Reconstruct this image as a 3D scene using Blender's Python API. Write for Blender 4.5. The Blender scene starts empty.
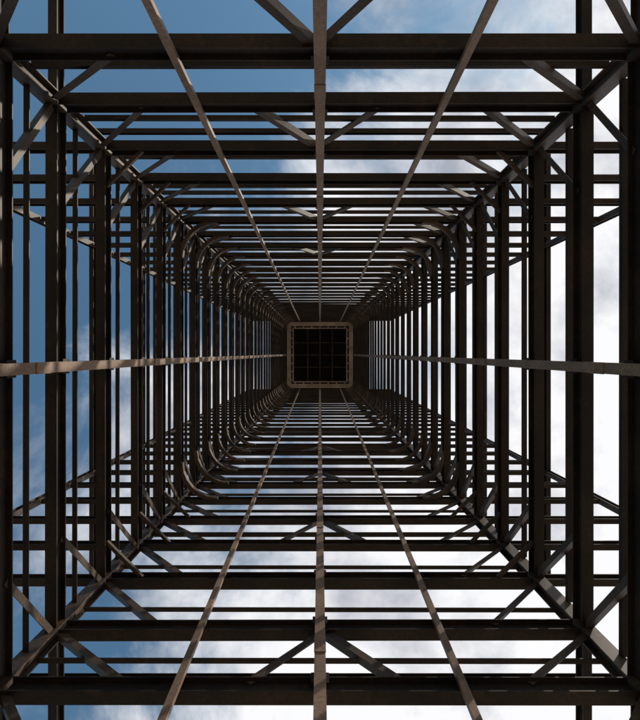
import bpy, bmesh, math, random
from mathutils import Vector
random.seed(4)
sc=bpy.context.scene
W=3.0; F=480.0; CZ=1.6; CY=-0.148
# ---------------- materials
def steel(name, base, warm, rough=0.5, lo=.65, rust=(.10,.045,.02)):
    m=bpy.data.materials.new(name); m.use_nodes=True
    nt=m.node_tree; N=nt.nodes; L=nt.links; b=N["Principled BSDF"]
    tc=N.new("ShaderNodeTexCoord")
    n1=N.new("ShaderNodeTexNoise"); n1.inputs["Scale"].default_value=1.1; n1.inputs["Detail"].default_value=7
    n2=N.new("ShaderNodeTexNoise"); n2.inputs["Scale"].default_value=30; n2.inputs["Detail"].default_value=7
    n3=N.new("ShaderNodeTexNoise"); n3.inputs["Scale"].default_value=4.5; n3.inputs["Detail"].default_value=9; n3.inputs["Roughness"].default_value=.65
    for n in(n1,n2,n3): L.new(tc.outputs["Object"],n.inputs["Vector"])
    r=N.new("ShaderNodeValToRGB"); r.color_ramp.elements[0].position=.40; r.color_ramp.elements[1].position=.62
    r.color_ramp.elements[0].color=(*base,1); r.color_ramp.elements[1].color=(*warm,1)
    L.new(n1.outputs["Fac"],r.inputs["Fac"])
    r3=N.new("ShaderNodeValToRGB"); r3.color_ramp.elements[0].position=.54; r3.color_ramp.elements[1].position=.68
    r3.color_ramp.elements[0].color=(0,0,0,1); r3.color_ramp.elements[1].color=(.7,.7,.7,1)
    L.new(n3.outputs["Fac"],r3.inputs["Fac"])
    mr=N.new("ShaderNodeMix"); mr.data_type='RGBA'; L.new(r3.outputs["Color"],mr.inputs[0]); L.new(r.outputs["Color"],mr.inputs[6]); mr.inputs[7].default_value=(*rust,1)
    r2=N.new("ShaderNodeValToRGB"); r2.color_ramp.elements[0].position=.33; r2.color_ramp.elements[1].position=.66
    r2.color_ramp.elements[0].color=(lo,lo*.97,lo*.94,1); r2.color_ramp.elements[1].color=(1.12,1.08,1.05,1)
    L.new(n2.outputs["Fac"],r2.inputs["Fac"])
    mx=N.new("ShaderNodeMix"); mx.data_type='RGBA'; mx.blend_type='MULTIPLY'; mx.inputs[0].default_value=1
    L.new(mr.outputs[2],mx.inputs[6]); L.new(r2.outputs["Color"],mx.inputs[7])
    L.new(mx.outputs[2],b.inputs["Base Color"])
    b.inputs["Roughness"].default_value=rough; b.inputs["Specular IOR Level"].default_value=.2
    return m
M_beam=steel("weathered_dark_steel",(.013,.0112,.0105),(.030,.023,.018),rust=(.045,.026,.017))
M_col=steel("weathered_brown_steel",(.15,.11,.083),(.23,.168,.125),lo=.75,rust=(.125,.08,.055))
M_mid=steel("brown_steel",(.036,.028,.023),(.078,.058,.044),rust=(.075,.045,.028))
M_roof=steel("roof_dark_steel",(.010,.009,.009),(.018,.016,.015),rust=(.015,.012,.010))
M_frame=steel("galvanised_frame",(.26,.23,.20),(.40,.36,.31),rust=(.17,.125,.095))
# ---------------- builder
class Part:
    def __init__(s): s.v=[]; s.f=[]
    def prism(s,a,b,prof,up):
        a=Vector(a);b=Vector(b); d=(b-a).normalized(); up=Vector(up)
        u=up-d*up.dot(d)
        if u.length<1e-4: u=Vector((1,0,0))-d*d.x
        u.normalize(); r=d.cross(u)
        o=len(s.v); n=len(prof)
        for p in (a,b):
            for (x,y) in prof: s.v.append(tuple(p+r*x+u*y))
        for i in range(n):
            j=(i+1)%n; s.f.append((o+i,o+j,o+n+j,o+n+i))
        return o,n
    def box(s,a,b,w,h,up=(0,0,1)):
        prof=[(-w/2,-h/2),(w/2,-h/2),(w/2,h/2),(-w/2,h/2)]
        o,n=s.prism(a,b,prof,up); s.f.append(tuple(range(o,o+n))[::-1]); s.f.append(tuple(range(o+n,o+2*n)))
    def ibeam(s,a,b,w,h,up=(0,0,1),t=.014):
        tw=t/2
        prof=[(-w/2,-h/2),(w/2,-h/2),(w/2,-h/2+t),(tw,-h/2+t),(tw,h/2-t),(w/2,h/2-t),(w/2,h/2),(-w/2,h/2),(-w/2,h/2-t),(-tw,h/2-t),(-tw,-h/2+t),(-w/2,-h/2+t)]
        o,n=s.prism(a,b,prof,up)
        for q in (o,o+n):
            for idx in ((0,1,2,3,10,11),(3,4,9,10),(4,5,6,7,8,9)): s.f.append(tuple(q+i for i in idx))
    def angle(s,a,b,w,up=(0,0,1),t=.012,flip=1):
        prof=[(0,0),(w*flip,0),(w*flip,t),(t*flip,t),(t*flip,w),(0,w)]
        o,n=s.prism(a,b,prof,up)
        for q in (o,o+n):
            for idx in ((0,1,2,3),(0,3,4,5)): s.f.append(tuple(q+i for i in idx))
    def arc(s,sx,sy,z,R,w,h,n=6):
        o=len(s.v); c=W-R-.04
        for i in range(n+1):
            a=math.pi/2*i/n
            for rr,zz in ((R-w/2,z-h/2),(R+w/2,z-h/2),(R+w/2,z+h/2),(R-w/2,z+h/2)):
                s.v.append((sx*(c+rr*math.cos(a)),sy*(c+rr*math.sin(a)),zz))
        for i in range(n):
            for j in range(4):
                q=(j+1)%4
                s.f.append((o+4*i+j,o+4*i+q,o+4*i+4+q,o+4*i+4+j))
        s.f.append((o,o+1,o+2,o+3)); e=o+4*n; s.f.append((e,e+1,e+2,e+3))
    def make(s,name,mat,parent):
        me=bpy.data.meshes.new(name); me.from_pydata(s.v,[],s.f); me.update()
        bm=bmesh.new(); bm.from_mesh(me); bmesh.ops.recalc_face_normals(bm,faces=bm.faces); bm.to_mesh(me); bm.free()
        me.materials.append(mat)
        ob=bpy.data.objects.new(name,me); sc.collection.objects.link(ob); ob.parent=parent
        return ob
tower=bpy.data.objects.new("steel_lattice_tower",None); sc.collection.objects.link(tower)
inv=[.00230,.00311,.00379]
while inv[-1]<.0285: inv.append(inv[-1]+.000835)
Z=[CZ+F*W*i for i in inv]; ZT=Z[-1]
beams=Part(); cols=Part(); knees=Part(); outer=Part(); sec=Part(); strg=Part(); plates=Part(); arcs=Part()
walls=[((0,-1),(1,0),'top'),((0,1),(1,0),'bot'),((-1,0),(0,1),'L'),((1,0),(0,1),'R')]
def P(w,off,t,z):
    n,tt,_=w; return Vector((n[0]*off+tt[0]*t, n[1]*off+tt[1]*t, z))
def J(a): return random.uniform(-a,a)
for k,z in enumerate(Z):
    for w in walls:
        yw=w[2] in('top','bot')
        e=W-.08
        bw=.13 if k<4 else (.115 if k<9 else .10)
        zz=z+(0 if yw else .004)
        beams.ibeam(P(w,W+J(.008),-e,zz+J(.01)),P(w,W+J(.008),e,zz+J(.01)),bw,.2)
        if k<len(Z)-1 and (k<14 or not yw or k%2==0):
            s=(Z[k+1]-z)*(.42+J(.06))
            sec.angle(P(w,W+.05,-e,z+s),P(w,W+.05,e,z+s+J(.02)),.055 if yw else .06)
        if (yw or k in(1,2)) and not (k==2 and yw):
            for sg in (-1,1):
                outer.ibeam(P(w,W,sg*(W+.08),zz),P(w,W,sg*(2*W-.08),zz),.10,.16)
        if k<len(Z)-1:
            z2=Z[k+1]
            for sg in (-1,1):
                if k<9 or k%2==0:
                    knees.angle(P(w,W-.03,sg*(W-.08),z2-.12+J(.03)),P(w,W-.03,sg*(.66+J(.015))*W,z+.10),.075,up=P(w,1,0,0))
            if (w[2]=='bot' and k in(1,4,7,10)) or (w[2]=='top' and k in(0,2,5,8)):
                for sg in (-1,1):
                    knees.angle(P(w,W-.03,sg*.06,z2-.12),P(w,W-.03,sg*.24*W,z+.10),.085,up=P(w,1,0,0))
    for sx in(-1,1):
        for sy in(-1,1):
            if 3<=k<6:
                knees.box((sx*(W-.05),sy*(.82*W),z-.02),(sx*.82*W,sy*(W-.05),z-.02),.05,.05)
            elif k>=6:
                arcs.arc(sx,sy,z-.03,.26*W,.085,.12)
for k,z in enumerate(Z):
    if k<5: continue
    for w in walls:
        if k%3==2 or (k>10 and k%2==0): outer.ibeam(P(w,2*W,-2*W+.1,z),P(w,2*W,2*W-.1,z),.11,.16)
for sx in(-1,1):
    for sy in(-1,1):
        cols.ibeam((sx*W,sy*W,0),(sx*W,sy*W,ZT+.2),.16,.16,up=(0,1,0))
        cols.ibeam((sx*2*W,sy*2*W,0),(sx*2*W,sy*2*W,ZT+.2),.18,.18,up=(0,1,0))
        cols.ibeam((sx*2*W,sy*W,0),(sx*2*W,sy*W,ZT),.13,.13,up=(1,0,0))
for w in walls:
    n=Vector((w[0][0],w[0][1],0))
    strg.ibeam(P(w,W-.15,0,0),P(w,W-.15,0,ZT),.11,.10,up=n)
    if w[2] in('top','bot'):
        for sg in(-1,1):
            b0=.43 if w[2]=='top' else .415
            strg.box(P(w,W-.10,sg*b0*W,0),P(w,W-.10,sg*.58*W,ZT),.07,.05,up=n)
    for i,z in enumerate(Z):
        plates.box(P(w,W-.085,-.085,z+.05),P(w,W-.085,.085,z+.05),.012,.14)
        if i%3==1: strg.box(P(w,W-.207,0,z+.25),P(w,W-.207,0,z+.50),.118,.012,up=n)
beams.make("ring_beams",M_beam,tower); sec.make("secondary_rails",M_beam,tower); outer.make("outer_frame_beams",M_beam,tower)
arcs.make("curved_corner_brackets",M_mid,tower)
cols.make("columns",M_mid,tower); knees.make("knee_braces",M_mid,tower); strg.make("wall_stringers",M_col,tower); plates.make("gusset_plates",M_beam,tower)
# head platform
pl=Part(); fr=Part(); gr=Part()
for w in walls:
    yw=w[2] in('top','bot')
    e=W*1.25 if yw else W*.98-.003
    pl.box(P(w,W*1.115,-e,ZT+.5),P(w,W*1.115,e,ZT+.5),W*.27,.1)
    e=W*.96 if yw else W*.84-.003
    fr.box(P(w,W*.90,-e,ZT+.36),P(w,W*.90,e,ZT+.36),W*.12,.10)
    e=W*.80 if yw else W*.76-.003
    fr.box(P(w,W*.78,-e,ZT+.42),P(w,W*.78,e,ZT+.42),W*.035,.10)
    for i in range(-3,4):
        fr.box(P(w,W*.80,i*.24*W,ZT+.40),P(w,W*.84,i*.24*W,ZT+.40),.12,.05)
    pl.box(P(w,W*1.0,-W,ZT+2.4),P(w,W*1.0,W,ZT+2.4),.06,3.6)
pl.box((-W*1.3,0,ZT+4.6),(W*1.3,0,ZT+4.6),W*2.6,.1)
for i in(-.36,0,.36):
    gr.box((i*W,-W*.95,ZT+.8),(i*W,W*.95,ZT+.8),.08,.14); gr.box((-W*.95,i*W,ZT+1.0),(W*.95,i*W,ZT+1.0),.08,.14)
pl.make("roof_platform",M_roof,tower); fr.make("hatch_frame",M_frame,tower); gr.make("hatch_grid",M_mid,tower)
# ground
gm=bpy.data.materials.new("ground_gravel"); gm.use_nodes=True
N=gm.node_tree.nodes; b=N["Principled BSDF"]; n=N.new("ShaderNodeTexNoise"); n.inputs["Scale"].default_value=3; n.inputs["Detail"].default_value=8
r=N.new("ShaderNodeValToRGB"); r.color_ramp.elements[0].color=(.22,.175,.135,1); r.color_ramp.elements[1].color=(.36,.30,.235,1)
gm.node_tree.links.new(n.outputs["Fac"],r.inputs["Fac"]); gm.node_tree.links.new(r.outputs["Color"],b.inputs["Base Color"]); b.inputs["Roughness"].default_value=.95
me=bpy.data.meshes.new("ground"); S=3000
me.from_pydata([(-S,-S,0),(S,-S,0),(S,S,0),(-S,S,0)],[],[(0,1,2,3)]); me.materials.append(gm)
sc.collection.objects.link(bpy.data.objects.new("ground",me))
# ---------------- world
sun_dir=Vector((.70,-.25,.68)).normalized()
el=math.asin(sun_dir.z); az=math.atan2(sun_dir.x,sun_dir.y)
wd=bpy.data.worlds.new("World"); sc.world=wd; wd.use_nodes=True
nt=wd.node_tree; N=nt.nodes; L=nt.links; bg=N["Background"]; bg.inputs["Strength"].default_value=.1
sky=N.new("ShaderNodeTexSky"); sky.sky_type='NISHITA'; sky.sun_disc=False; sky.sun_elevation=el; sky.sun_rotation=az
tc=N.new("ShaderNodeTexCoord")
sep=N.new("ShaderNodeSeparateXYZ"); L.new(tc.outputs["Generated"],sep.inputs[0])
def math_(op,a,b_=None,clamp=False):
    m=N.new("ShaderNodeMath"); m.operation=op; m.use_clamp=clamp
    for i,x in enumerate((a,b_)):
        if x is None: continue
        if isinstance(x,(int,float)): m.inputs[i].default_value=x
        else: L.new(x,m.inputs[i])
    return m.outputs[0]
zz=math_('MAXIMUM',math_('ADD',sep.outputs[2],.1),.08)
px=math_('DIVIDE',sep.outputs[0],zz); py=math_('DIVIDE',sep.outputs[1],zz)
cb=N.new("ShaderNodeCombineXYZ"); L.new(px,cb.inputs[0]); L.new(py,cb.inputs[1])
cn=N.new("ShaderNodeTexNoise"); cn.inputs["Scale"].default_value=2.6; cn.inputs["Detail"].default_value=10; cn.inputs["Roughness"].default_value=.6; cn.inputs["Distortion"].default_value=.35
L.new(cb.outputs[0],cn.inputs["Vector"])
cn2=N.new("ShaderNodeTexNoise"); cn2.inputs["Scale"].default_value=3.6; cn2.inputs["Detail"].default_value=9; cn2.inputs["Roughness"].default_value=.58
mp=N.new("ShaderNodeMapping"); mp.inputs["Location"].default_value=(7.3,2.1,0); L.new(cb.outputs[0],mp.inputs[0]); L.new(mp.outputs[0],cn2.inputs["Vector"])
cover=math_('ADD',cn.outputs["Fac"],math_('ADD',math_('MULTIPLY',px,.40),math_('MULTIPLY',py,.17)))
mr=N.new("ShaderNodeMapRange"); mr.interpolation_type='SMOOTHSTEP'; mr.inputs[1].default_value=.33; mr.inputs[2].default_value=.61
L.new(cover,mr.inputs[0])
cr=N.new("ShaderNodeValToRGB"); cr.color_ramp.elements[0].position=.35; cr.color_ramp.elements[1].position=.56
cr.color_ramp.elements[0].color=(4.2,4.4,5.1,1); cr.color_ramp.elements[1].color=(9.8,9.8,10.0,1)
shade=math_('ADD',cn2.outputs["Fac"],math_('ADD',math_('MULTIPLY',px,.10),math_('MULTIPLY',py,.11)))
L.new(shade,cr.inputs["Fac"])
hs=N.new("ShaderNodeMix"); hs.data_type='RGBA'; hs.blend_type='MULTIPLY'; hs.inputs[0].default_value=1; hs.inputs[7].default_value=(1.0,1.38,1.34,1)
L.new(sky.outputs[0],hs.inputs[6])
mx=N.new("ShaderNodeMix"); mx.data_type='RGBA'
L.new(mr.outputs[0],mx.inputs[0]); L.new(hs.outputs[2],mx.inputs[6]); L.new(cr.outputs[0],mx.inputs[7]); L.new(mx.outputs[2],bg.inputs["Color"])
sd=bpy.data.lights.new("sun",'SUN'); sd.energy=5; sd.angle=math.radians(.5); sd.color=(1,.89,.75)
so=bpy.data.objects.new("sun",sd); sc.collection.objects.link(so); so.rotation_euler=sun_dir.to_track_quat('Z','Y').to_euler()
cd=bpy.data.cameras.new("camera"); co=bpy.data.objects.new("camera",cd); sc.collection.objects.link(co)
cd.lens=24; cd.sensor_width=36; co.location=(0,CY,CZ); co.rotation_euler=(math.pi,0,0); cd.shift_y=-.0093; cd.clip_end=5000; cd.clip_start=.05
sc.camera=co
sc.view_settings.view_transform='Standard'; sc.view_settings.look='None'; sc.view_settings.exposure=0
